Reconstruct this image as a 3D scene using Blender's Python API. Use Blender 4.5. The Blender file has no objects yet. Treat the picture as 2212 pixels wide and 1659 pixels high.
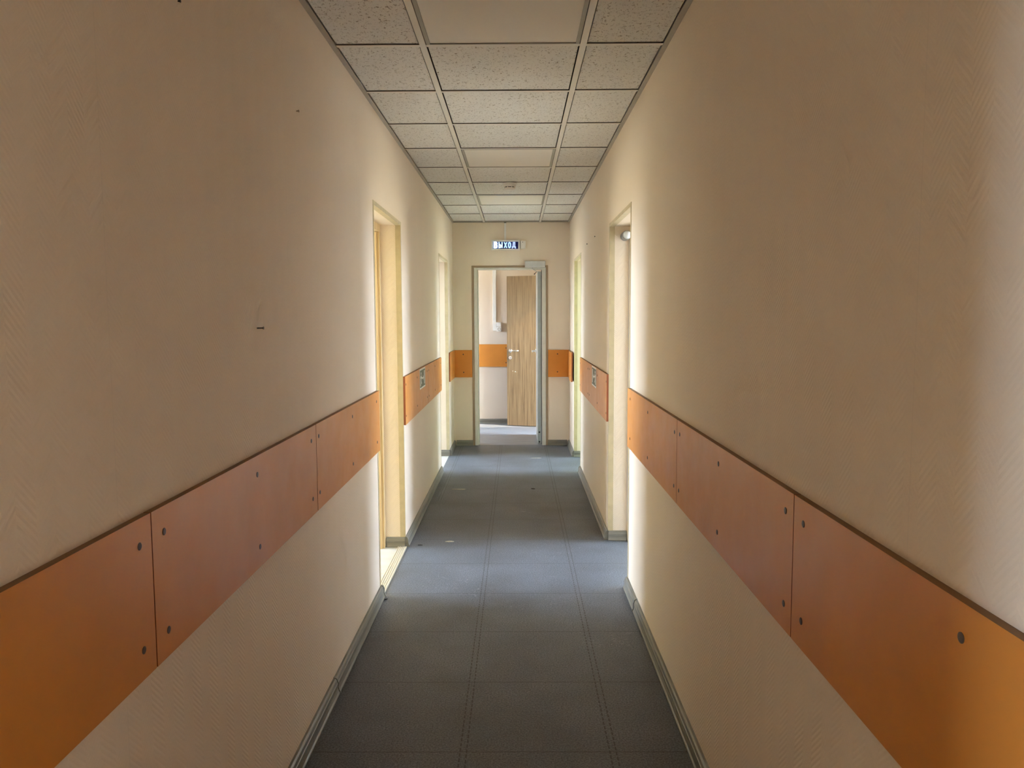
import bpy, bmesh, math, random
from mathutils import Vector, Matrix
random.seed(7)
SC = bpy.context.scene
COL = SC.collection

# ------------------------------------------------------------------ camera
W, HP, F = 2212, 1659, 1683.8
YAW, PITCH, ROLL, EYE = .0068, .0858, -.0045, 1.4066
cy, sy, cp, sp = math.cos(YAW), math.sin(YAW), math.cos(PITCH), math.sin(PITCH)
fw = Vector((-sy*cp, cy*cp, -sp)); rt = Vector((cy, sy, 0)); up = rt.cross(fw)
c_, s_ = math.cos(ROLL), math.sin(ROLL)
rt, up = c_*rt + s_*up, -s_*rt + c_*up
cam = bpy.data.cameras.new('camera'); co = bpy.data.objects.new('camera', cam); COL.objects.link(co)
cam.sensor_fit = 'HORIZONTAL'; cam.sensor_width = 36; cam.lens = F/W*36; cam.clip_start = .02; cam.clip_end = 200
m = Matrix.Identity(4)
for i in range(3):
    m[i][0], m[i][1], m[i][2] = rt[i], up[i], -fw[i]
m[2][3] = EYE
co.matrix_world = m
SC.camera = co

# ------------------------------------------------------------------ sky, sun, exposure
SKY = 7.1
wd = bpy.data.worlds.new('sky'); SC.world = wd; wd.use_nodes = True
nt = wd.node_tree; nt.nodes.clear()
out = nt.nodes.new('ShaderNodeOutputWorld'); bg = nt.nodes.new('ShaderNodeBackground')
tc = nt.nodes.new('ShaderNodeTexCoord'); sx = nt.nodes.new('ShaderNodeSeparateXYZ'); rp = nt.nodes.new('ShaderNodeValToRGB')
nt.links.new(tc.outputs['Generated'], sx.inputs[0])
mr = nt.nodes.new('ShaderNodeMapRange'); mr.inputs[1].default_value = -1; mr.inputs[2].default_value = 1
nt.links.new(sx.outputs[2], mr.inputs[0]); nt.links.new(mr.outputs[0], rp.inputs[0])
e = rp.color_ramp.elements
e[0].position = .45; e[0].color = (.30, .29, .23, 1)          # ground and trees outside
e[1].position = .52; e[1].color = (.66, .80, 1.0, 1)
x = rp.color_ramp.elements.new(1.0); x.color = (.54, .72, 1.0, 1)
nt.links.new(rp.outputs[0], bg.inputs[0]); bg.inputs[1].default_value = SKY
nt.links.new(bg.outputs[0], out.inputs[0])
sun = bpy.data.lights.new('sun', 'SUN'); sun.energy = 1.3; sun.angle = .02; sun.color = (1, .88, .66)
so = bpy.data.objects.new('sun', sun); COL.objects.link(so)
so.rotation_euler = Vector((-1, .5, -.8)).to_track_quat('-Z', 'Y').to_euler(); so.location = (6, 4, 6)
SC.view_settings.view_transform = 'Standard'; SC.view_settings.look = 'None'
SC.view_settings.gamma = 1; SC.view_settings.use_curve_mapping = False
SC.view_settings.exposure = 3.25
SC.cycles.max_bounces = 14; SC.cycles.diffuse_bounces = 8; SC.cycles.glossy_bounces = 4
SC.cycles.sample_clamp_indirect = 6; SC.cycles.caustics_reflective = False; SC.cycles.caustics_refractive = False

# ------------------------------------------------------------------ helpers
def tag(o, label=None, cat=None, group=None, kind=None):
    if label: o['label'] = label
    if cat: o['category'] = cat
    if group: o['group'] = group
    if kind: o['kind'] = kind
    return o
def obj(name, bm, mats, parent=None, smooth=False):
    me = bpy.data.meshes.new(name); bmesh.ops.recalc_face_normals(bm, faces=bm.faces)
    bm.to_mesh(me); bm.free()
    for mt in (mats if isinstance(mats, (list, tuple)) else [mats]): me.materials.append(mt)
    if smooth:
        for p in me.polygons: p.use_smooth = True
    o = bpy.data.objects.new(name, me); COL.objects.link(o)
    if parent is not None: o.parent = parent
    return o
def empty(name, loc=(0, 0, 0)):
    o = bpy.data.objects.new(name, None); COL.objects.link(o); o.location = loc; o.empty_display_size = .05
    return o
def child(name, bm, mat, root, smooth=False):
    """mesh given in world coordinates, hung under root"""
    o = obj(name, bm, mat, None, smooth)
    o.data.transform(Matrix.Translation(-Vector(root.location))); o.parent = root
    return o
def box(bm, x0, x1, y0, y1, z0, z1, mi=0, bev=0, rot=None):
    r = bmesh.ops.create_cube(bm, size=1)
    vs = r['verts']
    c = Vector(((x0+x1)/2, (y0+y1)/2, (z0+z1)/2)); s = Vector((abs(x1-x0), abs(y1-y0), abs(z1-z0)))
    for v in vs: v.co = Vector((v.co.x*s.x, v.co.y*s.y, v.co.z*s.z))
    fs = set(f for v in vs for f in v.link_faces)
    for f in fs: f.material_index = mi
    if bev:
        es = list(set(e for v in vs for e in v.link_edges))
        b = bmesh.ops.bevel(bm, geom=es, offset=bev, segments=2, affect='EDGES', profile=.5)
        vs = list(set(v for f in b['faces'] for v in f.verts) | set(v for v in vs if v.is_valid))
        for f in set(f for v in vs for f in v.link_faces): f.material_index = mi
    if rot is not None:
        for v in vs: v.co = rot @ v.co
    for v in vs: v.co += c
    return vs
def cyl(bm, a, b, r, r2=None, seg=20, mi=0, caps=True):
    a, b = Vector(a), Vector(b); d = b-a
    rr = bmesh.ops.create_cone(bm, cap_ends=caps, segments=seg, radius1=r, radius2=r if r2 is None else r2, depth=d.length)
    q = d.to_track_quat('Z', 'Y').to_matrix()
    for v in rr['verts']: v.co = q @ v.co + (a+b)/2
    for f in set(f for v in rr['verts'] for f in v.link_faces): f.material_index = mi
    return rr['verts']
def lathe(bm, prof, c, axis='Z', seg=32, mi=0):
    rings = []
    for r, h in prof:
        ring = []
        for k in range(seg):
            a = 2*math.pi*k/seg
            p = Vector((r*math.cos(a), r*math.sin(a), h))
            if axis == 'X': p = Vector((p.z, p.x, p.y))
            if axis == '-X': p = Vector((-p.z, p.x, p.y))
            if axis == '-Y': p = Vector((p.x, -p.z, p.y))
            ring.append(bm.verts.new(p + Vector(c)))
        rings.append(ring)
    for a, b in zip(rings, rings[1:]):
        for k in range(seg):
            f = bm.faces.new((a[k], a[(k+1) % seg], b[(k+1) % seg], b[k])); f.material_index = mi
    for rg in (rings[0], rings[-1]):
        f = bm.faces.new(rg); f.material_index = mi
def prism(bm, prof, fn, u0, u1, mi=0):
    """closed profile [(a,b)] swept from u0 to u1; fn(a,b,u)->point"""
    A = [bm.verts.new(fn(a, b, u0)) for a, b in prof]; B = [bm.verts.new(fn(a, b, u1)) for a, b in prof]
    n = len(prof); fs = [bm.faces.new(A), bm.faces.new(list(reversed(B)))]
    for k in range(n): fs.append(bm.faces.new((A[k], A[(k+1) % n], B[(k+1) % n], B[k])))
    for f in fs: f.material_index = mi

# ------------------------------------------------------------------ materials
class NT:
    def __init__(s, name, rough=.6, spec=.5, metal=0, color=(.8, .8, .8)):
        s.m = bpy.data.materials.new(name); s.m.use_nodes = True; s.t = s.m.node_tree
        s.b = s.t.nodes['Principled BSDF']
        s.b.inputs['Base Color'].default_value = (*color, 1); s.b.inputs['Roughness'].default_value = rough
        s.b.inputs['Specular IOR Level'].default_value = spec; s.b.inputs['Metallic'].default_value = metal
        s._c = None
    def n(s, k, **kw):
        o = s.t.nodes.new(k)
        for a, v in kw.items(): setattr(o, a, v)
        return o
    def l(s, a, b): s.t.links.new(a, b)
    def put(s, sock, v):
        if isinstance(v, (int, float)): sock.default_value = v
        elif isinstance(v, (tuple, list)): sock.default_value = v
        else: s.l(v, sock)
    def xyz(s):
        if s._c is None:
            g = s.n('ShaderNodeNewGeometry'); q = s.n('ShaderNodeSeparateXYZ'); s.l(g.outputs['Position'], q.inputs[0]); s._c = (g.outputs['Position'], q.outputs)
        return s._c
    def math(s, op, a, b=0, c=0):
        o = s.n('ShaderNodeMath', operation=op)
        s.put(o.inputs[0], a); s.put(o.inputs[1], b)
        if len(o.inputs) > 2: s.put(o.inputs[2], c)
        return o.outputs[0]
    def vec(s, a, b, c):
        o = s.n('ShaderNodeCombineXYZ'); s.put(o.inputs[0], a); s.put(o.inputs[1], b); s.put(o.inputs[2], c); return o.outputs[0]
    def noise(s, v, scale, detail=2, rough=.5, dist=0):
        o = s.n('ShaderNodeTexNoise'); s.l(v, o.inputs['Vector']); o.inputs['Scale'].default_value = scale
        o.inputs['Detail'].default_value = detail; o.inputs['Roughness'].default_value = rough; o.inputs['Distortion'].default_value = dist
        return o.outputs[0]
    def ramp(s, v, stops):
        o = s.n('ShaderNodeValToRGB'); s.l(v, o.inputs[0]); el = o.color_ramp.elements
        while len(el) < len(stops): el.new(.5)
        for q, (p, c) in zip(el, stops):
            q.position = p; q.color = (*c, 1) if len(c) == 3 else c
        return o.outputs[0]
    def mix(s, f, a, b, mode='MIX'):
        o = s.n('ShaderNodeMix', data_type='RGBA', blend_type=mode)
        s.put(o.inputs[0], f)
        for sock, v in ((o.inputs[6], a), (o.inputs[7], b)):
            if isinstance(v, tuple) and len(v) == 3: v = (*v, 1)
            s.put(sock, v)
        return o.outputs[2]
    def col(s, v): s.l(v, s.b.inputs['Base Color'])
    def bump(s, h, strength=.3, dist=.002):
        o = s.n('ShaderNodeBump'); o.inputs['Strength'].default_value = strength; o.inputs['Distance'].default_value = dist
        s.l(h, o.inputs['Height']); s.l(o.outputs[0], s.b.inputs['Normal'])

def plain(name, color, rough=.5, spec=.5, metal=0, var=.04, scale=20):
    t = NT(name, rough, spec, metal, color)
    P, _ = t.xyz(); n = t.noise(P, scale, 3)
    a = tuple(max(0, c*(1-var)) for c in color); b = tuple(min(1, c*(1+var)) for c in color)
    t.col(t.ramp(n, [(.3, a), (.7, b)])); return t.m

def wallpaper(name, color, amp=.4):
    """herringbone embossed painted wallpaper"""
    t = NT(name, .62, .35)
    P, q = t.xyz()
    u = t.math('ADD', q[0], q[1])
    tri = t.math('PINGPONG', u, .045)                       # zigzag along the wall
    ph = t.math('ADD', t.math('MULTIPLY', tri, 1.0), q[2])
    st = t.math('PINGPONG', ph, .0065)                      # ribs
    h = t.math('MULTIPLY', st, 130)
    n1 = t.noise(P, 260, 3, .6); n2 = t.noise(P, 1.3, 3, .55); n3 = t.noise(P, 60, 2)
    h = t.math('ADD', h, t.math('MULTIPLY', n1, .45)); h = t.math('ADD', h, t.math('MULTIPLY', n3, .35))
    # seams between the strips of paper
    seam = t.math('LESS_THAN', t.math('PINGPONG', t.math('ADD', u, .43), .53), .0007)
    h = t.math('SUBTRACT', h, t.math('MULTIPLY', seam, .8))
    t.bump(h, amp, .0016)
    a = tuple(c*.965 for c in color); b = tuple(min(1, c*1.02) for c in color)
    base = t.ramp(n2, [(.3, a), (.7, b)])
    base = t.mix(t.math('MULTIPLY', seam, .18), base, tuple(c*.6 for c in color))
    # a few scuffs low on the wall
    sc = t.ramp(t.noise(t.vec(u, u, t.math('MULTIPLY', q[2], .25)), 14, 4, .7), [(.66, (0, 0, 0)), (.78, (1, 1, 1))])
    base = t.mix(t.math('MULTIPLY', sc, .06), base, (.42, .36, .3))
    t.col(base); return t.m

M = {}
WALL = (.82, .70, .56)
M['wall'] = wallpaper('wallpaper_cream', WALL)
M['wall_yellow'] = wallpaper('wallpaper_yellow', (.82, .72, .47))  # unseen room walls, yellow chosen to tint the light on the reveal
M['wall_green'] = wallpaper('wallpaper_green', (.66, .74, .60))  # unseen room walls, green chosen for a greenish bounce in the doorway
M['wall_peach'] = wallpaper('wallpaper_peach', (.76, .655, .54), .25)
M['white'] = plain('white_plastic', (.85, .85, .83), .35)
M['white_dull'] = plain('offwhite_plastic', (.82, .79, .74), .4)
M['frame_white'] = plain('door_frame_white', (.66, .64, .57), .35)
M['leaf_grey'] = plain('door_leaf_grey', (.42, .45, .43), .35)
M['room_white'] = plain('room_ceiling_white', (.82, .82, .80), .8)
M['wall_warm'] = wallpaper('wallpaper_warm', (.80, .66, .46), .25)  # walls of the unseen front rooms, warmed to tint the fill light
M['room_wall'] = wallpaper('wallpaper_pale', (.76, .76, .75), .2)
M['black'] = plain('black_rubber', (.012, .012, .012), .5)
M['dark'] = plain('dark_slot', (.03, .025, .02), .7)
M['chrome'] = NT('satin_chrome', .22, .5, 1, (.72, .71, .69)).m
M['closer'] = plain('closer_grey', (.58, .57, .55), .35)
M['steel_screw'] = plain('dull_screw', (.085, .06, .05), .45)
M['nail'] = plain('black_nail', (.01, .008, .006), .4)
M['void'] = plain('ceiling_void', (.015, .013, .01), .9)
M['edge_trim'] = plain('corner_strip_wood', (.55, .45, .27), .4, var=.08)
M['edge_brown'] = plain('brown_strip', (.34, .24, .15), .5)
M['tee'] = NT('ceiling_tee', .28, .5, 0, (.70, .665, .60)).m
M['tee_edge'] = plain('grimy_tee_edge', (.17, .145, .11), .7)  # dark side faces paint the shadow gap line along the tees
M['angle'] = plain('ceiling_wall_angle', (.40, .37, .31), .4)
M['diffuser'] = NT('light_diffuser', .65, .5, 0, (.78, .73, .64)).m
M['light_frame'] = plain('light_frame', (.32, .30, .24), .4)
M['threshold'] = plain('aluminium_threshold', (.52, .47, .36), .35, .6)
M['sign_housing'] = plain('sign_housing', (.80, .78, .75), .35)

def skirting_mat():
    t = NT('grey_skirting', .38, .5)
    P, q = t.xyz(); n = t.noise(t.vec(t.math('MULTIPLY', q[0], 3), t.math('MULTIPLY', q[1], 3), t.math('MULTIPLY', q[2], 160)), 2.5, 4, .6)
    t.col(t.ramp(n, [(.3, (.15, .14, .115)), (.7, (.23, .22, .185))])); return t.m
M['skirt'] = skirting_mat()

def orange_mat():
    t = NT('orange_laminate', .33, .5)
    P, q = t.xyz(); n = t.noise(P, 3.5, 4, .6); f = t.noise(P, 420, 2)
    t.col(t.ramp(n, [(.25, (.60, .225, .036)), (.75, (.70, .27, .045))]))
    t.l(t.ramp(t.noise(P, 9, 4, .6), [(.3, (.31,)*3), (.75, (.42,)*3)]), t.b.inputs['Roughness'])
    return t.m
M['orange'] = orange_mat()
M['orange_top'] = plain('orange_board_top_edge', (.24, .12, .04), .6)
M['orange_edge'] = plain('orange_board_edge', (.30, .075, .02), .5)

def ceiling_mat():
    t = NT('mineral_fibre_tile', .85, .2)
    P, q = t.xyz()
    w = t.n('ShaderNodeMapping'); t.l(P, w.inputs[0]); w.inputs['Scale'].default_value = (1, .55, 1); w.inputs['Rotation'].default_value = (0, 0, .5)
    n1 = t.noise(w.outputs[0], 120, 4, .62, 1.2); n2 = t.noise(P, 75, 2, .5, .6); n0 = t.noise(P, 1.2, 2)
    pits = t.ramp(n1, [(.585, (1, 1, 1)), (.66, (0, 0, 0))])
    big = t.ramp(n2, [(.63, (1, 1, 1)), (.70, (0, 0, 0))])
    k = t.mix(1.0, pits, big, 'MULTIPLY')
    base = t.ramp(n0, [(.3, (.71, .69, .64)), (.7, (.77, .75, .70))])
    t.col(t.mix(k, (.33, .285, .22), base)); t.bump(k, .5, .002); return t.m
M['tile'] = ceiling_mat()

def floor_mat():
    t = NT('grey_resilient_floor_tiles', .5, .5)
    P, q = t.xyz()
    f = t.noise(P, 170, 4, .75); g = t.noise(P, 2.2, 4, .6); sw = t.noise(P, 38, 4, .62, 2.2); s2 = t.noise(P, 130, 2, .6)
    base = t.ramp(g, [(.3, (.100, .107, .118)), (.7, (.158, .176, .206))])
    base = t.mix(.8, base, t.ramp(f, [(.36, (.03, .03, .03)), (.64, (.62, .63, .65))]), 'OVERLAY')
    # pale rubbed swirls
    swm = t.ramp(sw, [(.61, (0, 0, 0)), (.72, (1, 1, 1))]); area = t.ramp(t.noise(P, 1.7, 2), [(.5, (0, 0, 0)), (.66, (1, 1, 1))])
    base = t.mix(t.math('MULTIPLY', t.mix(1.0, swm, area, 'MULTIPLY'), .55), base, (.42, .43, .44))
    # cross joints every .486 m, slightly wavy
    wav = t.math('MULTIPLY', t.math('SUBTRACT', t.noise(P, 45, 2), .5), .006)
    yy = t.math('ADD', q[1], wav)
    dj = t.math('PINGPONG', t.math('SUBTRACT', yy, 2.418), .2428)
    jx = t.math('LESS_THAN', dj, .0026)
    # long joints: two rows of dashes
    def dash(xc):
        a = t.math('LESS_THAN', t.math('ABSOLUTE', t.math('SUBTRACT', t.math('ABSOLUTE', t.math('SUBTRACT', q[0], xc)), .0105)), .0026)
        d = t.math('GREATER_THAN', t.math('PINGPONG', t.math('ADD', q[1], t.math('MULTIPLY', q[0], .4)), .015), .0045)
        return t.math('MULTIPLY', a, d)
    lj = t.math('MAXIMUM', dash(-.180), t.math('MAXIMUM', dash(.306), t.math('MULTIPLY', dash(-.604), t.math('GREATER_THAN', q[1], 5.9))))
    j = t.math('MAXIMUM', t.math('MULTIPLY', jx, .62), t.math('MULTIPLY', lj, .85))
    base = t.mix(j, base, (.018, .016, .014))
    t.col(base)
    t.l(t.ramp(s2, [(.3, (.40,)*3), (.7, (.62,)*3)]), t.b.inputs['Roughness'])
    h = t.math('SUBTRACT', t.math('ADD', t.math('MULTIPLY', f, .5), t.math('MULTIPLY', s2, .4)), j)
    t.bump(h, .55, .002); return t.m
M['floor'] = floor_mat()

def laminate(name, c1, c2, sx=1, sy=8):
    t = NT(name, .4, .5); P, q = t.xyz()
    n = t.noise(t.vec(t.math('MULTIPLY', q[0], sx), t.math('MULTIPLY', q[1], sy), q[2]), 3, 5, .6)
    t.col(t.ramp(n, [(.3, c1), (.7, c2)])); return t.m
M['floor_pale'] = laminate('pale_grey_hall_floor', (.155, .158, .165), (.24, .243, .25), 1.5, 9)
M['laminate'] = laminate('pale_laminate', (.40, .38, .33), (.52, .50, .45))

def wood_mat(name, dark, mid, light, fx=1, fy=1):
    """vertical zebrano grain"""
    t = NT(name, .42, .45); P, q = t.xyz()
    u = t.math('ADD', t.math('MULTIPLY', q[0], fx), t.math('MULTIPLY', q[1], fy))
    v = t.vec(t.math('MULTIPLY', u, 80), 0, t.math('MULTIPLY', q[2], 1.7))
    n = t.noise(v, 1.0, 5, .68, .25); n2 = t.noise(t.vec(t.math('MULTIPLY', u, 9), 0, t.math('MULTIPLY', q[2], .3)), 1, 2)
    c = t.ramp(n, [(.30, dark), (.46, mid), (.62, light)])
    t.col(t.mix(t.math('MULTIPLY', n2, .3), c, mid)); t.bump(n, .12, .0006); return t.m
M['wood'] = wood_mat('door_wood', (.062, .036, .017), (.185, .117, .06), (.275, .188, .102), 1, 0)
M['wood_frame'] = wood_mat('frame_wood', (.36, .23, .10), (.56, .40, .20), (.66, .50, .28), 1, 1)

def emis(name, color, strength, base=(.05, .05, .05)):
    t = NT(name, .4, .3, 0, base); t.b.inputs['Emission Color'].default_value = (*color, 1); t.b.inputs['Emission Strength'].default_value = strength
    return t.m

# ------------------------------------------------------------------ the room: walls
XL, XR, D, H, T = -.694, .570, 8.490, 2.420, .16
DT = 1.955                                    # head of the doorways
def wall_run(name, axis, p0, p1, u0, u1, z1, openings, mat, z0=0):
    """wall slab between p0..p1 across, u0..u1 along, with openings (a,b,zlo,zhi)"""
    bm = bmesh.new()
    def bb(a, b, lo, hi):
        if b-a < 1e-4 or hi-lo < 1e-4: return
        if axis == 'y': box(bm, p0, p1, a, b, lo, hi)
        else: box(bm, a, b, p0, p1, lo, hi)
    u = u0
    for a, b, lo, hi in sorted(openings):
        bb(u, a, z0, z1); bb(a, b, z0, lo); bb(a, b, hi, z1); u = b
    bb(u, u1, z0, z1)
    o = obj(name, bm, mat); tag(o, kind='structure'); return o
ZT = 2.9
L1, L2, L0 = (3.83, 4.70), (7.00, 7.86), (-.35, .45)
R1, R2, R0 = (3.95, 4.83), (6.98, 7.77), (-2.1, -1.25)
YB = -4.0
wall_run('wall_left', 'y', XL-T, XL, YB, D+.15, ZT, [(*L0, 0, DT), (*L1, 0, DT), (*L2, 0, DT)], M['wall'])
wall_run('wall_right', 'y', XR, XR+T, YB, D+.15, ZT, [(*R0, 0, DT), (*R1, 0, DT), (*R2, 0, DT)], M['wall'])
wall_run('wall_end', 'x', D, D+.15, XL, XR, ZT, [(-.465, .313, 0, 1.938)], M['wall'])
wall_run('wall_rear', 'x', YB-.15, YB, XL-T, XR+T, ZT, [], M['wall'])
# transverse hall beyond the end door
HY0, HY1, HX0, HX1 = D+.15, 10.287, -2.1, .66
HD = (8.93, 9.80)
wall_run('wall_hall_far', 'x', HY1, HY1+.15, HX0-.15, 1.7, ZT, [], M['wall_peach'])
wall_run('wall_hall_near', 'x', HY0-.15, HY0, HX0-.15, XL, ZT, [], M['wall_peach'])
wall_run('wall_hall_right', 'y', HX1, HX1+.10, HY0, HY1, ZT, [(*HD, 0, 1.95)], M['wall_peach'])
wall_run('wall_hall_left', 'y', HX0-.15, HX0, HY0, HY1, ZT, [(9.2, 9.75, 1.0, 2.0)], M['wall_peach'])
def slab(name, x0, x1, y0, y1, z0, z1, mat):
    bm = bmesh.new(); box(bm, x0, x1, y0, y1, z0, z1); return tag(obj(name, bm, mat), kind='structure')
slab('floor', XL-.005, XR+T-.01, YB-.15, D+.03, -.1, 0, M['floor'])
slab('floor_hall', HX0-.15, XR+T-.01, D+.03, HY1, -.1, 0, M['floor_pale'])
slab('ceiling_hall', HX0-.15, XR+1.2, HY0-.15, HY1+.15, 2.80, 2.9, M['room_white'])

# side rooms that bring in the daylight
WIN = []
def room(key, side, y0, y1, depth, wins, wmat, fmat, zc=2.75):
    s = -1 if side == 'left' else 1
    xi = XL-T if s < 0 else XR+T
    xo = xi + s*depth
    a, b = min(xi, xo), max(xi, xo)
    wall_run('wall_%s_room_outer' % key, 'y', min(xo, xo+s*.2), max(xo, xo+s*.2), y0, y1, ZT, wins, wmat)
    wall_run('wall_%s_room_near' % key, 'x', y0-.1, y0, a, b, ZT, [], wmat)
    wall_run('wall_%s_room_far' % key, 'x', y1, y1+.1, a, b, ZT, [], wmat)
    slab('ceiling_%s_room' % key, a-.2, b+.2, y0-.1, y1+.1, zc, zc+.1, M['room_white'])
    fx0, fx1 = (a, XL-.005) if s < 0 else (XR+T-.01, b)
    slab('floor_%s_room' % key, min(fx0, fx1), max(fx0, fx1), y0-.1, y1+.1, -.1, 0, fmat)
    for w in wins: WIN.append((key, xo, s, w))
room('left_front', 'left', -2.2, 1.6, 3.0, [(-1.0, .05, .9, 2.4)], M['wall_warm'], M['laminate'])  # unseen room, window size and warm walls set for front fill
room('left_middle', 'left', 2.6, 5.6, 2.9, [(3.85, 5.05, .7, 2.65)], M['wall_yellow'], M['laminate'])
room('left_back', 'left', 5.8, 8.35, 2.9, [(6.85, 8.15, .7, 2.6)], M['room_wall'], M['laminate'])
room('right_front', 'right', -3.4, 0.6, 3.0, [(-2.7, -1.0, .7, 2.5)], M['wall_warm'], M['laminate'])  # unseen room too, window enlarged for more warm fill near the camera
room('right_middle', 'right', 2.8, 5.7, 2.9, [(3.95, 5.15, .7, 2.65)], M['room_wall'], M['laminate'])
room('right_back', 'right', 5.9, 8.0, 2.9, [(6.7, 7.9, .7, 2.6)], M['wall_green'], M['laminate'])
# sunlit lobby beside the hall
wall_run('wall_lobby_outer', 'y', 1.50, 1.65, 8.1, 10.44, ZT, [(8.5, 9.42, .1, 2.68)], M['wall_peach'])
wall_run('wall_lobby_near', 'x', 8.1, 8.2, XR+T, 1.65, ZT, [], M['wall_peach'])
slab('floor_lobby', XR+T-.01, 1.65, 8.1, HY1, -.1, 0, M['floor_pale'])
WIN.append(('lobby', 1.5, 1, (8.5, 9.42, .1, 2.68)))
slab('ceiling_lobby', XR+T, 1.65, 8.1, HY0-.15, 2.8, 2.9, M['room_white'])
WIN.append(('hall', HX0, -1, (9.2, 9.75, 1.0, 2.0)))  # unseen window, added to bring soft sky light into the hall
for i, (key, xo, s, (a, b, lo, hi)) in enumerate(WIN):
    bm = bmesh.new(); x0, x1 = sorted((xo+s*.06, xo+s*.11)); w = .05
    box(bm, x0, x1, a, b, lo, lo+w); box(bm, x0, x1, a, b, hi-w, hi)
    box(bm, x0, x1, a, a+w, lo+w, hi-w); box(bm, x0, x1, b-w, b, lo+w, hi-w)
    if key != 'lobby': box(bm, x0, x1, (a+b)/2-.03, (a+b)/2+.03, lo+w, hi-w)
    tag(obj('window_%d' % (i+1), bm, M['white']), kind='structure')
    ld = bpy.data.lights.new('daylight_portal', 'AREA'); ld.shape = 'RECTANGLE'; ld.size = hi-lo; ld.size_y = b-a
    ld.cycles.is_portal = True
    lo_ = bpy.data.objects.new('daylight_portal', ld); COL.objects.link(lo_)
    lo_.location = (xo+s*.14, (a+b)/2, (lo+hi)/2)
    lo_.rotation_euler = Vector((-s, 0, 0)).to_track_quat('-Z', 'Y').to_euler()
    # local X -> vertical or horizontal: pick the one that matches
    mx = lo_.rotation_euler.to_matrix() @ Vector((1, 0, 0))
    if abs(mx.z) < .5: ld.size, ld.size_y = b-a, hi-lo

# ------------------------------------------------------------------ suspended ceiling
TY0 = 3.0175; RUN = (-.3485, .2515)
tees = [TY0 + .6*i for i in range(-11, 10) if TY0+.6*i < D-.05]
bm = bmesh.new()
xs = [XL, RUN[0], RUN[1], XR]; ys = [YB] + tees + [D]
lights = {(1, 2.4175), (1, 4.8175), (1, 6.6175), (1, .0175), (1, -2.3825)}
for i in range(3):
    for j in range(len(ys)-1):
        x0, x1, y0, y1 = xs[i], xs[i+1], ys[j], ys[j+1]
        if any(i == a and abs(y0-b) < .02 for a, b in lights): continue
        g = .0165; gx0 = .024 if i == 0 else g; gx1 = .024 if i == 2 else g
        if x1-x0 < .05 or y1-y0 < .05: continue
        box(bm, x0+gx0, x1-gx1, y0+(.022 if j == 0 else g), y1-(.022 if j == len(ys)-2 else g), H+.0045, H+.019)
box(bm, XL, XR, YB, D, H+.05, H+.06, 1)  # near-black sheet paints the shade seen through the tile gaps
tag(obj('ceiling', bm, [M['tile'], M['void']]), kind='structure')
bm = bmesh.new()
for x in RUN: box(bm, x-.012, x+.012, YB, D, H-.001, H+.0045)
for y in tees:
    for i in range(3):
        a, b = xs[i]+(.020 if i == 0 else .012), xs[i+1]-(.020 if i == 2 else .012)
        box(bm, a, b, y-.0115, y+.0115, H, H+.0045)
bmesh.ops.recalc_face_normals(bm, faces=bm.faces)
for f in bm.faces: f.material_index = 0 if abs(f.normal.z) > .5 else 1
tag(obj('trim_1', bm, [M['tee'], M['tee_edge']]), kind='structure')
bm = bmesh.new()
box(bm, XL, XL+.020, YB, D, H-.002, H+.003); box(bm, XR-.020, XR, YB, D, H-.002, H+.003)
box(bm, XL+.020, XR-.020, D-.012, D, H-.0015, H+.003)
tag(obj('trim_2', bm, M['angle']), kind='structure')

def ceiling_light(y0, label):
    x0, x1, y1 = RUN[0]+.0125, RUN[1]-.0125, y0+.6-.012; y0 += .012
    r = empty('ceiling_light', ((x0+x1)/2, (y0+y1)/2, H)); tag(r, label, 'ceiling light', 'recessed ceiling light panels')
    bm = bmesh.new(); w = .016
    box(bm, x0+.002, x0+w, y0+.002, y1-.002, H-.001, H+.03); box(bm, x1-w, x1-.002, y0+.002, y1-.002, H-.001, H+.03)
    box(bm, x0+w, x1-w, y0+.002, y0+.008, H-.001, H+.03); box(bm, x0+w, x1-w, y1-.008, y1-.002, H-.001, H+.03)
    child('light_frame', bm, M['light_frame'], r)
    bm = bmesh.new(); box(bm, x0+w, x1-w, y0+.008, y1-.008, H+.003, H+.008); child('diffuser', bm, M['diffuser'], r)
ceiling_light(2.4175, 'unlit square ceiling light panel nearest the viewer, cut off by the top of the photo')
ceiling_light(4.8175, 'unlit square ceiling light panel between the viewer and the smoke detector')
ceiling_light(6.6175, 'unlit square ceiling light panel farthest away, just behind the smoke detector')

# ------------------------------------------------------------------ skirting
SK = [(0, 0), (.0235, 0), (.0235, .006), (.0195, .011), (.0165, .024), (.0175, .027), (.0175, .040), (.0155, .0425), (.0125, .053), (.007, .0585), (0, .060)]
def skirting(name, fn, u0, u1, joints=()):
    bm = bmesh.new(); prism(bm, SK, fn, u0, u1)
    o = tag(obj(name, bm, M['skirt']), kind='structure')
    bmc = None
    for k in joints:
        bm = bmesh.new(); p2 = [(a+(.0022 if a > 0 else 0), b+(.0022 if b > 0 else 0)) for a, b in SK]
        prism(bm, p2, fn, k-.0065, k+.0065); obj('joint_cover', bm, M['skirt'], o)
    return o
lf = lambda a, b, u: Vector((XL+a, u, b)); rf = lambda a, b, u: Vector((XR-a, u, b)); bf = lambda a, b, u: Vector((u, D-a, b))
S_ = .024
skirting('baseboard_left', lf, L0[1], L1[0]+.006, (2.82, L1[0]+.0005))
skirting('baseboard_left', lf, L1[1]-.004, L2[0], (L1[1]+.0015,))
skirting('baseboard_left', lf, L2[1], D, (L2[1]+.0055,))
skirting('baseboard_right', rf, R0[1], R1[0]+.006, (3.63,))
skirting('baseboard_right', rf, R1[1], R2[0], (R1[1]+.0055, R2[0]-.005))
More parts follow.
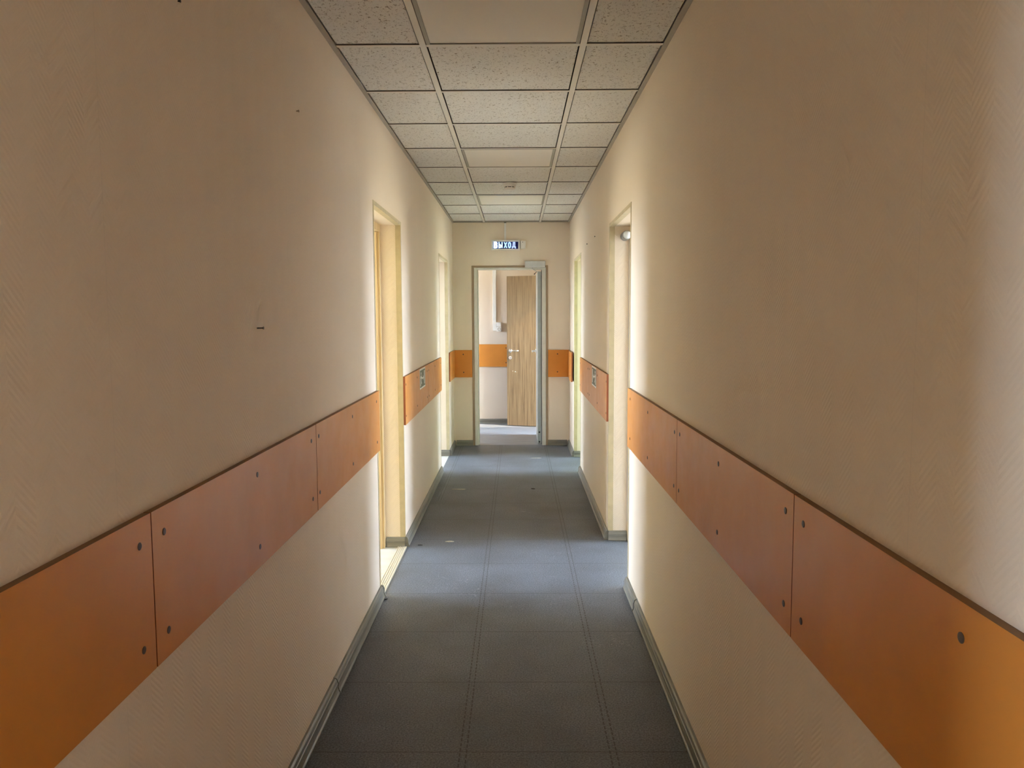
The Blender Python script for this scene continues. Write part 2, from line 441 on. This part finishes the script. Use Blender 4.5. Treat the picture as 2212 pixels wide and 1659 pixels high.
skirting('baseboard_right', rf, R2[1], D, (R2[1]+.0055,))
skirting('baseboard_end', bf, XL+S_, -.487, ())
skirting('baseboard_end', bf, .333, XR-S_, ())
# skirting turning into the doorways, on the jamb that faces the camera
for name, y, xa, xb, jt in (('baseboard_left_doorway', L1[1], XL-T+.045, XL, ()), ('baseboard_left_doorway', L2[1], XL-T+.045, XL, ()),
                        ('baseboard_right_doorway', R1[1], XR, XR+T-.045, ()), ('baseboard_right_doorway', R2[1], XR, XR+T-.045, ())):
    skirting(name, (lambda yy: lambda a, b, u: Vector((u, yy-a*.9, b)))(y), xa, xb, jt)
skirting('baseboard_hall', lambda a, b, u: Vector((u, HY1-a, b)), HX0, HX1, ())
skirting('baseboard_hall', lambda a, b, u: Vector((HX0+a, u, b)), HY0, HY1-S_, ())

# ------------------------------------------------------------------ doorways
def doorway(n, side, y0, y1, threshold=False, frame=True, fmat='wood_frame', strip='edge_trim'):
    s = -1 if side == 'left' else 1
    X = XL if s < 0 else XR
    r = empty('door_%d' % n, (X, (y0+y1)/2, 0)); tag(r, kind='structure')
    def bx(bm, dx0, dx1, ya, yb, za, zb):                    # dx: metres into the wall (negative = out into the corridor)
        a, b = sorted((X+s*dx0, X+s*dx1)); box(bm, a, b, ya, yb, za, zb)
    w, t = .030, .0022
    zb = .060
    # corner strips: L profiles on both jambs and the head
    bm = bmesh.new(); bx(bm, -t, w, y1-t, y1, zb, DT-t); bx(bm, -t, 0, y1, y1+.018, zb, DT+.018); child('corner_strip', bm, M[strip], r)
    bm = bmesh.new(); bx(bm, -t, w, y0, y0+t, zb, DT-t); bx(bm, -t, 0, y0-.018, y0, zb, DT+.018); child('corner_strip', bm, M[strip], r)
    bm = bmesh.new(); bx(bm, -t, w, y0, y1, DT-t, DT); bx(bm, -t, 0, y0, y1, DT, DT+.018); child('head_strip', bm, M[strip], r)
    if frame:
        bm = bmesh.new()
        d0, d1 = T-.040, T+.012
        bx(bm, d0, d1, y1-.042, y1, 0, DT); bx(bm, d0+.014, d1, y1-.056, y1-.042, 0, DT-.045)
        bx(bm, d0, d1, y0, y0+.042, 0, DT); bx(bm, d0+.014, d1, y0+.042, y0+.056, 0, DT-.045)
        bx(bm, d0, d1, y0+.042, y1-.042, DT-.042, DT)
        child('door_frame', bm, M[fmat], r)
    if threshold:
        bm = bmesh.new()
        bx(bm, -.012, .045, y0+.001, y1-.022, 0, .004)
        for k in range(5): bx(bm, -.010+k*.0115, -.004+k*.0115, y0+.001, y1-.022, .004, .0068)
        child('threshold_strip', bm, M['threshold'], r)
    return r
doorway(1, 'left', *L1, threshold=True)
doorway(2, 'left', *L2)
doorway(3, 'right', *R1)
doorway(4, 'right', *R2)
doorway(5, 'left', *L0); doorway(6, 'right', *R0)

# end doorway: white frame, brown casing line, leaf opened away into the hall
r = empty('door_7', (.29, D, 0)); tag(r, kind='structure')
bm = bmesh.new()
for a, b in ((-.489, -.466), (.314, .336)): box(bm, a, b, D-.006, D, 0, 1.960)
box(bm, -.466, .314, D-.006, D, 1.940, 1.960)
child('casing', bm, M['edge_brown'], r)
bm = bmesh.new()
box(bm, -.465, -.428, D-.004, D+.075, 0, 1.937, bev=.002); box(bm, .272, .313, D-.004, D+.075, 0, 1.937, bev=.002)
box(bm, -.428, .272, D-.004, D+.075, 1.914, 1.937, bev=.002)
box(bm, -.4275, -.418, D+.045, D+.075, 0, 1.905); 
child('door_frame', bm, M['frame_white'], r)
bm = bmesh.new(); box(bm, .2655, .2715, D+.05, D+.062, .004, 1.912); child('gasket', bm, M['black'], r)
lx0, lx1, ly0, ly1 = .224, .264, D+.062, D+.062+.70
bm = bmesh.new(); box(bm, lx0, lx1, ly0, ly1, .008, 1.896, bev=.0015)
box(bm, lx0+.008, lx0+.0115, ly0-.0015, ly0, .012, 1.89); box(bm, lx0+.027, lx0+.030, ly0-.0015, ly0, .012, 1.89)
leaf = child('door_leaf', bm, M['leaf_grey'], r)
for z in (.135, .028):
    bm = bmesh.new(); cyl(bm, (.243, ly0+.003, z), (.243, ly0-.004, z), .0095); o = child('bolt', bm, M['black'], r)
bm = bmesh.new()
cyl(bm, (lx0, ly1-.06, 1.005), (lx0-.045, ly1-.06, 1.005), .009); cyl(bm, (lx0, ly1-.06, 1.005), (lx0-.008, ly1-.06, 1.005), .026)
box(bm, lx0-.052, lx0-.036, ly1-.17, ly1-.05, .996, 1.014, bev=.004)
child('door_handle', bm, M['white'], r)

# wood door standing open in the hall, hinged on the lobby opening
r = empty('door_8', (.645, 9.785, 0)); tag(r, kind='structure')
ang = math.atan2(-.3055, .952)                          # along the leaf, hinge to free edge
dirv = Vector((-.952, .3055, 0)).normalized(); nrm = Vector((-.3055, -.952, 0)).normalized()
def lp(u, n, z): return Vector((0, 0, 0)) + dirv*u + nrm*n + Vector((0, 0, z))
def lbox(bm, u0, u1, n0, n1, z0, z1):
    vs = [bm.verts.new(lp(u, n, z)) for u in (u0, u1) for n in (n0, n1) for z in (z0, z1)]
    for q in ((0, 1, 3, 2), (4, 6, 7, 5), (0, 4, 5, 1), (2, 3, 7, 6), (0, 2, 6, 4), (1, 5, 7, 3)): bm.faces.new([vs[k] for k in q])
def lcyl(bm, u, n0, n1, z, rad, r2=None): cyl(bm, lp(u, n0, z), lp(u, n1, z), rad, r2, 24)
LW = .815
bm = bmesh.new(); lbox(bm, 0, LW, -.04, 0, .010, 1.925); obj('door_leaf', bm, M['wood'], r)
U = LW-.047
bm = bmesh.new(); lcyl(bm, U, 0, .009, .975, .024); lcyl(bm, U, .009, .045, .975, .009)
a = lp(U+.006, .045, .975); b = lp(U-.125, .048, .975); cyl(bm, a, b, .0088); obj('door_handle', bm, M['chrome'], r, True)
bm = bmesh.new(); lcyl(bm, U, 0, .010, .885, .026, .023); lcyl(bm, U, .010, .018, .885, .011); o = obj('lock_cylinder', bm, M['chrome'], r)
bm = bmesh.new(); lcyl(bm, U, .018, .019, .885, .003); lbox(bm, U-.0015, U+.0015, .018, .0192, .875, .885); obj('keyhole', bm, M['dark'], o)
for du, z, rad in ((.112, .705, .0055), (.077, .713, .0035), (.13, .70, .002)):
    bm = bmesh.new(); lcyl(bm, LW-du, 0, .0008, z, rad); obj('chipped_spot', bm, M['white'], r)
bm = bmesh.new(); lbox(bm, LW, LW+.001, -.032, -.008, .90, 1.05); obj('lock_plate', bm, M['chrome'], r)
bm = bmesh.new()
box(bm, HX1-.012, HX1+.112, HD[1], HD[1]+.045, 0, 1.995); box(bm, HX1-.012, HX1+.112, HD[0]-.045, HD[0], 0, 1.995); box(bm, HX1-.012, HX1+.112, HD[0], HD[1], 1.95, 1.995)
child('door_frame', bm, M['wood_frame'], r)

# ------------------------------------------------------------------ door closer over the end door
r = empty('door_closer', (.195, D, 1.97)); tag(r, 'grey box door closer with folding arm above the end doorway', 'door closer')
bm = bmesh.new(); box(bm, .086, .306, D-.052, D-.0065, 1.935, 2.004, bev=.004); child('closer_body', bm, M['closer'], r)
bm = bmesh.new(); box(bm, .21, .30, D-.0525, D-.051, 1.938, 1.941); cyl(bm, (.16, D-.025, 1.936), (.16, D-.025, 1.926), .012); child('spindle', bm, M['closer'], r)
bm = bmesh.new(); cyl(bm, (.158, D-.026, 1.927), (.215, D+.01, 1.893), .005); child('closer_arm', bm, M['closer'], r)
bm = bmesh.new(); cyl(bm, (.214, D+.010, 1.893), (.243, D+.12, 1.902), .0045); child('closer_arm', bm, M['closer'], r)
bm = bmesh.new(); cyl(bm, (.190, D+.002, 1.868), (.190, D-.006, 1.868), .0065); cyl(bm, (.190, D, 1.868), (.214, D+.01, 1.892), .003); child('arm_screw', bm, M['black'], r)

# ------------------------------------------------------------------ exit sign, control box, cable duct
ZS0, ZS1, XS0, XS1 = 2.122, 2.228, -.272, .032
r = empty('exit_sign', ((XS0+XS1)/2, D, (ZS0+ZS1)/2)); tag(r, 'lit exit sign with blue letters on the wall above the end doorway', 'exit sign')
r.rotation_euler = (0, 0, 0)
TILT = Matrix.Rotation(math.radians(.8), 4, 'Y')
def sgn(name, bm, mat, parent=r, root=r):
    me_o = obj(name, bm, mat, None); me_o.data.transform(TILT @ Matrix.Translation(-Vector(root.location))); me_o.parent = parent; return me_o
YF = D-.042
bm = bmesh.new()
box(bm, XS0, XS1, YF+.006, D-.001, ZS0, ZS1, bev=.003)
sgn('sign_housing', bm, M['sign_housing'])
bm = bmesh.new(); fx = .016
box(bm, XS0, XS1, YF-.001, YF+.006, ZS1-.017, ZS1); box(bm, XS0, XS1, YF-.001, YF+.006, ZS0, ZS0+.013)
box(bm, XS0, XS0+fx, YF-.001, YF+.006, ZS0+.013, ZS1-.017); box(bm, XS1-fx, XS1, YF-.001, YF+.006, ZS0+.013, ZS1-.017)
sgn('sign_bezel', bm, M['sign_housing'])
tp = NT('sign_panel', .25, .5, 0, (.01, .012, .05)); Pp, qp = tp.xyz()
tp.l(tp.ramp(tp.math('MULTIPLY', tp.math('SUBTRACT', qp[0], XS0), 1/(XS1-XS0)), [(.04, (.30, .55, 1)), (.20, (.05, .14, .5)), (.42, (.004, .01, .10)), (1, (.002, .002, .05))]), tp.b.inputs['Emission Color'])
tp.b.inputs['Emission Strength'].default_value = .05
bm = bmesh.new(); box(bm, XS0+fx, XS1-fx, YF+.003, YF+.0055, ZS0+.013, ZS1-.017); sgn('sign_panel', bm, tp.m)
LZ0, LH = ZS0+.021, .064
def stroke(bm, pts, w, ox, closed=False):
    n = len(pts); seg = [(pts[i], pts[(i+1) % n]) for i in range(n if closed else n-1)]
    for (a, b) in seg:
        a, b = Vector(a), Vector(b); d = (b-a).normalized(); k = Vector((-d.y, d.x))*w/2; e2 = d*w*.35
        q = [a-e2+k, a-e2-k, b+e2-k, b+e2+k]
        A = [bm.verts.new((ox+p.x, YF+.0015, LZ0+p.y)) for p in q]; B = [bm.verts.new((ox+p.x, YF+.0035, LZ0+p.y)) for p in q]
        bm.faces.new(A); bm.faces.new(B[::-1])
        for i in range(4): bm.faces.new((A[i], A[(i+1) % 4], B[(i+1) % 4], B[i]))
def arc(cx, cz, rx, rz, a0, a1, n=10): return [(cx+rx*math.cos(math.radians(a0+(a1-a0)*i/n)), cz+rz*math.sin(math.radians(a0+(a1-a0)*i/n))) for i in range(n+1)]
hL = LH; w_ = .0125
letters = [
  ('В', .000, .9, (.88, .95, 1), [([(.006, .005), (.006, hL-.005)], False), ([(.006, hL-.005), (.02, hL-.005)]+arc(.02, hL*.75-.001, .010, hL*.25-.004, 90, -90)+[(.006, hL*.5)], False), ([(.006, hL*.5), (.021, hL*.5)]+arc(.021, hL*.25+.002, .012, hL*.25-.003, 90, -90)+[(.006, .005)], False)]),
  ('Ы', .043, .13, (.62, .92, 1), [([(.006, .005), (.006, hL-.005)], False), ([(.006, hL*.55), (.016, hL*.55)]+arc(.016, hL*.275+.002, .009, hL*.275-.004, 90, -90)+[(.006, .005)], False), ([(.038, .005), (.038, hL-.005)], False)]),
  ('Х', .0925, .11, (.45, .72, 1), [([(.005, .005), (.030, hL-.005)], False), ([(.030, .005), (.005, hL-.005)], False)]),
  ('О', .130, .12, (.42, .60, 1), [(arc(.0165, hL*.5, .0115, hL*.5-.005, 0, 360, 20)[:-1], True)]),
  ('Д', .168, .10, (.48, .58, 1), [([(.010, .012), (.013, hL-.005), (.028, hL-.005), (.028, .012)], False), ([(.003, .0), (.003, .012), (.035, .012), (.035, .0)], False)]),
]
for ch, ox, st, c, sts in letters:
    bm = bmesh.new()
    for pts, cl in sts: stroke(bm, pts, w_, -.246+ox*1.17, cl)
    sgn('letter', bm, emis('letter_glow', c, st, (.3, .4, .6)))
bm = bmesh.new(); lathe(bm, [(.007, 0), (.007, .002), (.003, .004)], (-.232, YF+.0015, ZS0+.055), '-Y', 20); sgn('led', bm, emis('led_glow', (.9, .96, 1), 1.5, (.8, .8, .8)))
r = empty('sounder_box', (.0645, D, 2.178)); tag(r, 'small pale rounded box fixed beside the lit exit sign', 'control box')
bm = bmesh.new(); box(bm, .036, .0955, D-.03, D-.0005, 2.135, 2.222, bev=.008); child('box_body', bm, M['white_dull'], r, False)
bm = bmesh.new(); cyl(bm, (.064, D-.0305, 2.206), (.064, D-.029, 2.206), .0045); child('indicator', bm, M['dark'], r)
bm = bmesh.new(); box(bm, -.134, -.113, D-.013, D-.0005, ZS1-.001, H-.008, bev=.0015); box(bm, -.136, -.111, D-.012, D-.0005, H-.008, H-.002, 1)
tag(obj('cable_duct', bm, [M['white_dull'], M['dark']]), 'slim vertical cable duct running from the ceiling down to the exit sign', 'cable duct')

# ------------------------------------------------------------------ hall fittings
Y = HY1
bm = bmesh.new(); box(bm, -.318, -.273, Y-.028, Y-.0005, 1.229, 2.795, bev=.003)
tag(obj('cable_duct', bm, M['white']), 'wide white vertical cable duct on the hall wall beside the wood door', 'cable duct')
r = empty('light_switch', (-.235, Y, 1.308)); tag(r, 'white double light switch above the socket on the hall wall', 'light switch')
bm = bmesh.new(); box(bm, -.270, -.207, Y-.036, Y-.0005, 1.283, 1.338, bev=.003); child('switch_housing', bm, M['white_dull'], r)
for a, b in ((-.264, -.241), (-.238, -.214)):
    bm = bmesh.new(); box(bm, a, b, Y-.040, Y-.0355, 1.290, 1.331, bev=.001); child('rocker', bm, M['white'], r)
r = empty('power_socket', (-.235, Y, 1.25)); tag(r, 'white round-faced power socket under the light switch on the hall wall', 'power socket')
bm = bmesh.new(); box(bm, -.270, -.205, Y-.036, Y-.0005, 1.217, 1.279, bev=.005); child('socket_housing', bm, M['white'], r)
bm = bmesh.new(); lathe(bm, [(.0225, 0), (.0225, .003), (.019, .003), (.019, .001), (.0, .001)][:4], (-.237, Y-.0355, 1.248), '-Y', 28); child('socket_ring', bm, M['closer'], r)
bm = bmesh.new(); cyl(bm, (-.237, Y-.0362, 1.248), (-.237, Y-.0352, 1.248), .019); child('socket_well', bm, M['dark'], r)
bm = bmesh.new(); cyl(bm, (-.234, Y-.0385, 1.248), (-.234, Y-.036, 1.248), .010); child('socket_face', bm, M['white'], r)

# ------------------------------------------------------------------ smoke detector
r = empty('smoke_detector', (-.052, 6.03, H)); tag(r, 'round white smoke detector under the corridor ceiling', 'smoke detector')
cx, cyy = -.052, 6.03
bm = bmesh.new(); lathe(bm, [(.050, H-.0015), (.050, H-.012), (.048, H-.016)], (cx, cyy, 0)); child('detector_base', bm, M['white_dull'], r, False)
bm = bmesh.new(); lathe(bm, [(.047, H-.016), (.046, H-.030), (.040, H-.030)], (cx, cyy, 0)); child('detector_body', bm, M['white_dull'], r)
bm = bmesh.new(); lathe(bm, [(.038, H-.030), (.038, H-.036)], (cx, cyy, 0)); child('sensing_slot', bm, M['dark'], r)
for k in range(8):
    bm = bmesh.new(); a = math.tau*(k+.5)/8
    cyl(bm, (cx+.041*math.cos(a), cyy+.041*math.sin(a), H-.030), (cx+.041*math.cos(a), cyy+.041*math.sin(a), H-.036), .0032, seg=8)
    child('slot_rib', bm, M['white_dull'], r)
bm = bmesh.new(); lathe(bm, [(.0435, H-.036), (.042, H-.043), (.032, H-.053), (.014, H-.056)], (cx, cyy, 0)); child('detector_cap', bm, M['white_dull'], r, True)

# ------------------------------------------------------------------ orange wall guard boards
ZB0, ZB1 = .753, 1.049
def board(axis, p, n, u0, u1, screws, label, group, th=.015, z=(.807, 1.002), off=0, rad=.0072):
    """axis 'y': board on a side wall at x=p, facing n (+1/-1); axis 'x': on a wall at y=p facing -y"""
    c = (p, (u0+u1)/2, .9) if axis == 'y' else ((u0+u1)/2, p, .9)
    r = empty('wall_guard_board', c); tag(r, label, 'wall board', group)
    bm = bmesh.new()
    if axis == 'y':
        a, b = sorted((p+n*(off+.0004), p+n*(off+th))); box(bm, a, b, u0, u1, ZB0, ZB1)
        front = lambda f: abs(f.normal.x) > .9 and f.normal.x*n > 0
    else:
        box(bm, u0, u1, p-off-th, p-off-.0004, ZB0, ZB1); front = lambda f: f.normal.y < -.9
    bmesh.ops.recalc_face_normals(bm, faces=bm.faces)
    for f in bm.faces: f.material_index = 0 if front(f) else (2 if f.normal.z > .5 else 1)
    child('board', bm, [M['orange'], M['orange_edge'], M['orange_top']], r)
    for u in screws:
        for zz in z:
            jz = random.uniform(-.003, .003); ju = random.uniform(-.003, .003)
            bm = bmesh.new(); q = off+th
            pr = [(rad, 0), (rad, .0009), (rad*.75, .0016), (.0005, .0018)]
            if axis == 'y': lathe(bm, pr, (p+n*(q-.0001), u+ju, zz+jz), 'X' if n > 0 else '-X', 18)
            else: lathe(bm, pr, (u+ju, p-q+.0001, zz+jz), '-Y', 14)
            child('screw', bm, M['steel_screw'], r)
GL, GR = 'orange boards along the left wall', 'orange boards along the right wall'
board('y', XL, 1, L0[1], 1.4095, [.70, 1.364], 'orange wall board filling the bottom left corner of the photo', GL)
board('y', XL, 1, 1.4135, 2.598, [1.464, 2.003, 2.538], 'middle orange wall board on the left wall before the first left doorway', GL)
board('y', XL, 1, 2.602, L1[0]-.02, [2.635, 3.179, 3.733], 'orange wall board on the left wall ending at the near side of the first doorway', GL)
board('y', XL, 1, L1[1]+.002, 5.933, [4.728, 5.266, 5.853], 'left-hand orange board carrying the green direction sign, between the two left doorways', GL)
board('y', XL, 1, 5.937, L2[0]-.02, [5.970, 6.425, 6.90], 'short orange board after the green sign, before the far left doorway', GL)
board('y', XL, 1, L2[1]+.02, D-.016, [], 'narrow orange board between the far left doorway and the end wall', GL)
board('y', XR, -1, R0[1], 1.541, [.949, 1.489], 'orange wall board filling the bottom right corner of the photo', GR)
board('y', XR, -1, 1.545, 2.688, [1.588, 2.130, 2.646], 'middle orange wall board on the right wall before the first right doorway', GR)
board('y', XR, -1, 2.692, R1[0]-.045, [2.733, 3.298, 3.818], 'orange wall board on the right wall ending at the near side of the first doorway', GR)
board('y', XR, -1, R1[1]+.002, 6.041, [4.850, 5.382, 5.980], 'right-hand orange board carrying the green direction sign, between the two right doorways', GR)
board('y', XR, -1, 6.045, 6.90, [6.107, 6.86], 'short orange board beyond the green sign, before the far right doorway', GR)
board('y', XR, -1, 7.95, D-.016, [], 'orange board in the far right corner, partly covered by a shorter board', GR)
board('y', XR, -1, R2[1]+.02, 8.13, [7.96], 'short overlapping orange board just past the far right doorway', GR, off=.0152)
GE = 'orange boards on the end wall'
board('x', D, 0, XL+.001, -.4895, [-.584], 'orange board on the end wall, to the left of the open doorway', GE)
board('x', D, 0, .3365, XR-.001, [.437], 'orange board on the end wall, to the right of the open doorway', GE)
board('x', HY1, 0, -1.32, -.118, [-1.28, -.72, -.145], 'bright orange board on the hall wall seen through the end doorway', 'orange boards in the hall')

# ------------------------------------------------------------------ green direction signs on the boards
def dirsign(X, n, y0, y1, label):
    r = empty('direction_sign', (X, (y0+y1)/2, .98)); tag(r, label, 'sign', 'green direction signs')
    z0, z1 = .903, 1.046
    def P(u, v, d): return Vector((X+n*d, y0+(y1-y0)*u, z0+(z1-z0)*v))     # u along the corridor
    def poly(bm, pts, d0, d1):
        A = [bm.verts.new(P(u, v, d0)) for u, v in pts]; B = [bm.verts.new(P(u, v, d1)) for u, v in pts]
        bm.faces.new(A); bm.faces.new(B[::-1]); k = len(pts)
        for i in range(k): bm.faces.new((A[i], A[(i+1) % k], B[(i+1) % k], B[i]))
    bm = bmesh.new(); poly(bm, [(0, 0), (1, 0), (1, 1), (0, 1)], 0, .0010); child('sign_plate', bm, M['white'], r)
    bm = bmesh.new(); poly(bm, [(.05, .08), (.95, .08), (.95, .92), (.05, .92)], .0010, .0014); child('green_field', bm, M['sign_green'], r)
    bm = bmesh.new(); poly(bm, [(.78, .16), (.88, .16), (.88, .84), (.78, .84)], .0014, .0018); child('doorway_mark', bm, M['white'], r)
    bm = bmesh.new(); poly(bm, [(.40, .46), (.58, .46), (.58, .36), (.70, .50), (.58, .64), (.58, .54), (.40, .54)], .0014, .0018); child('arrow', bm, M['white'], r)
    bm = bmesh.new()
    for q in ([(.20, .70), (.28, .70), (.28, .82), (.20, .82)], [(.15, .42), (.25, .38), (.30, .66), (.20, .68)], [(.22, .56), (.36, .48), (.38, .54), (.26, .64)],
              [(.16, .42), (.22, .40), (.17, .14), (.10, .16)], [(.20, .42), (.26, .38), (.34, .26), (.28, .22)], [(.10, .54), (.16, .50), (.20, .60), (.14, .64)]):
        poly(bm, q, .0014, .0018)
    child('running_figure', bm, M['white'], r)
M['tube_grey'] = plain('tube_grey', (.24, .24, .235), .4)
M['cap_grey'] = plain('cap_pale_grey', (.55, .57, .57), .4)
M['sign_green'] = plain('sign_green', (.10, .125, .085), .5)
dirsign(XL+.0154, 1, 5.40, 5.72, 'small green and white direction sign on the left wall boards')
dirsign(XR-.0154, -1, 5.46, 5.77, 'small green and white direction sign on the right wall boards')

# ------------------------------------------------------------------ fitting inside the first right doorway
r = empty('wall_fitting', (.66, R1[1], 1.905)); tag(r, 'stubby grey tube with pale round end, high inside the first right doorway', 'wall fitting')
bm = bmesh.new(); lathe(bm, [(.022, .0003), (.027, .008), (.027, .10), (.025, .105)], (.659, R1[1], 1.893), '-Y', 28); child('fitting_body', bm, M['tube_grey'], r, False)
bm = bmesh.new(); lathe(bm, [(.024, .105), (.024, .110), (.018, .116), (.004, .118)], (.659, R1[1], 1.893), '-Y', 28); child('round_cap', bm, M['cap_grey'], r, True)
bm = bmesh.new(); cyl(bm, (.690, R1[1]-.004, .12), (.690, R1[1]-.004, 1.888), .0028, seg=10); child('cable', bm, M['closer'], r)

# ------------------------------------------------------------------ nails and screw holes
def nail(x, y, z, n, ln, rs, rh, label, mat='nail', tilt=0):
    bm = bmesh.new(); a = Vector((x, y, z)); b = Vector((x+n*ln, y, z+tilt))
    cyl(bm, a, b, rs, seg=10); cyl(bm, b-Vector((n*.0025, 0, 0)), b, rs, rh, 14); cyl(bm, b, b+Vector((n*.0008, 0, 0)), rh, rh, 14)
    o = obj('nail', bm, M[mat]); o.data.transform(Matrix.Translation(-a)); o.location = a
    tag(o, label, 'nail')
nail(XL, 2.081, 1.380, 1, .0175, .0016, .0042, 'black screw-like nail sticking out of the left wall above the boards')
nail(XL, 2.521, 2.057, 1, .008, .0018, .004, 'small brass-brown nail high on the left wall near the ceiling', 'edge_brown')
nail(XL, 1.658, 2.056, 1, .005, .0016, .003, 'tiny dark nail at the top edge of the photo on the left wall')
nail(XR, 6.361, 1.990, -1, .006, .003, .006, 'tiny dark nail high between the right doorways, the lower of two')  # this and the next are wall screw holes, built as stubby nails
nail(XR, 5.727, 1.985, -1, .006, .0025, .005, 'tiny dark nail high between the right doorways, the upper of two')

# ------------------------------------------------------------------ scraps on the floor
def scrap(name, cxy, w, l, mat, label, cat, hz=.0022, n=11, ang=0):
    bm = bmesh.new(); ring = []; top = []
    for k in range(n):
        a = math.tau*k/n; q = random.uniform(.55, 1.0)
        x, y = w/2*math.cos(a)*q, l/2*math.sin(a)*q
        x, y = x*math.cos(ang)-y*math.sin(ang), x*math.sin(ang)+y*math.cos(ang)
        ring.append(bm.verts.new((x, y, 0))); top.append(bm.verts.new((x*.93, y*.93, hz*random.uniform(.5, 1.3))))
    c0 = bm.verts.new((0, 0, hz*.9))
    for k in range(n):
        bm.faces.new((ring[k], ring[(k+1) % n], top[(k+1) % n], top[k])); bm.faces.new((top[k], top[(k+1) % n], c0))
    bm.faces.new(ring[::-1])
    o = obj(name, bm, mat); o.location = (cxy[0], cxy[1], 0.0004); tag(o, label, cat)
M['scrap_pale'] = plain('scrap_pale', (.40, .37, .31), .8, var=.25, scale=60)
M['scrap_dark'] = plain('scrap_dark', (.03, .026, .022), .8)
scrap('floor_scrap', (-.47, 6.29), .17, .045, M['scrap_pale'], 'long pale torn scrap lying on the floor near the far left doorway', 'scrap')
scrap('floor_scrap', (-.43, 4.80), .075, .03, M['scrap_pale'], 'pale crumb-like scrap on the floor just past the first left doorway', 'scrap')
scrap('floor_scrap', (.128, 6.30), .036, .030, M['scrap_dark'], 'small black scrap in the middle of the floor, far down the corridor', 'scrap', .004)
scrap('floor_scrap', (-.605, 4.72), .034, .014, M['scrap_dark'], 'small black scrap by the left skirting just past the first doorway', 'scrap', .003)
scrap('floor_scrap', (-.662, 3.79), .020, .016, M['scrap_dark'], 'black crumb at the skirting corner before the first left doorway', 'scrap', .004)
scrap('floor_scrap', (.19, 7.70), .16, .035, M['scrap_pale'], 'pale scrap on the floor close to the end doorway', 'scrap', .0015)
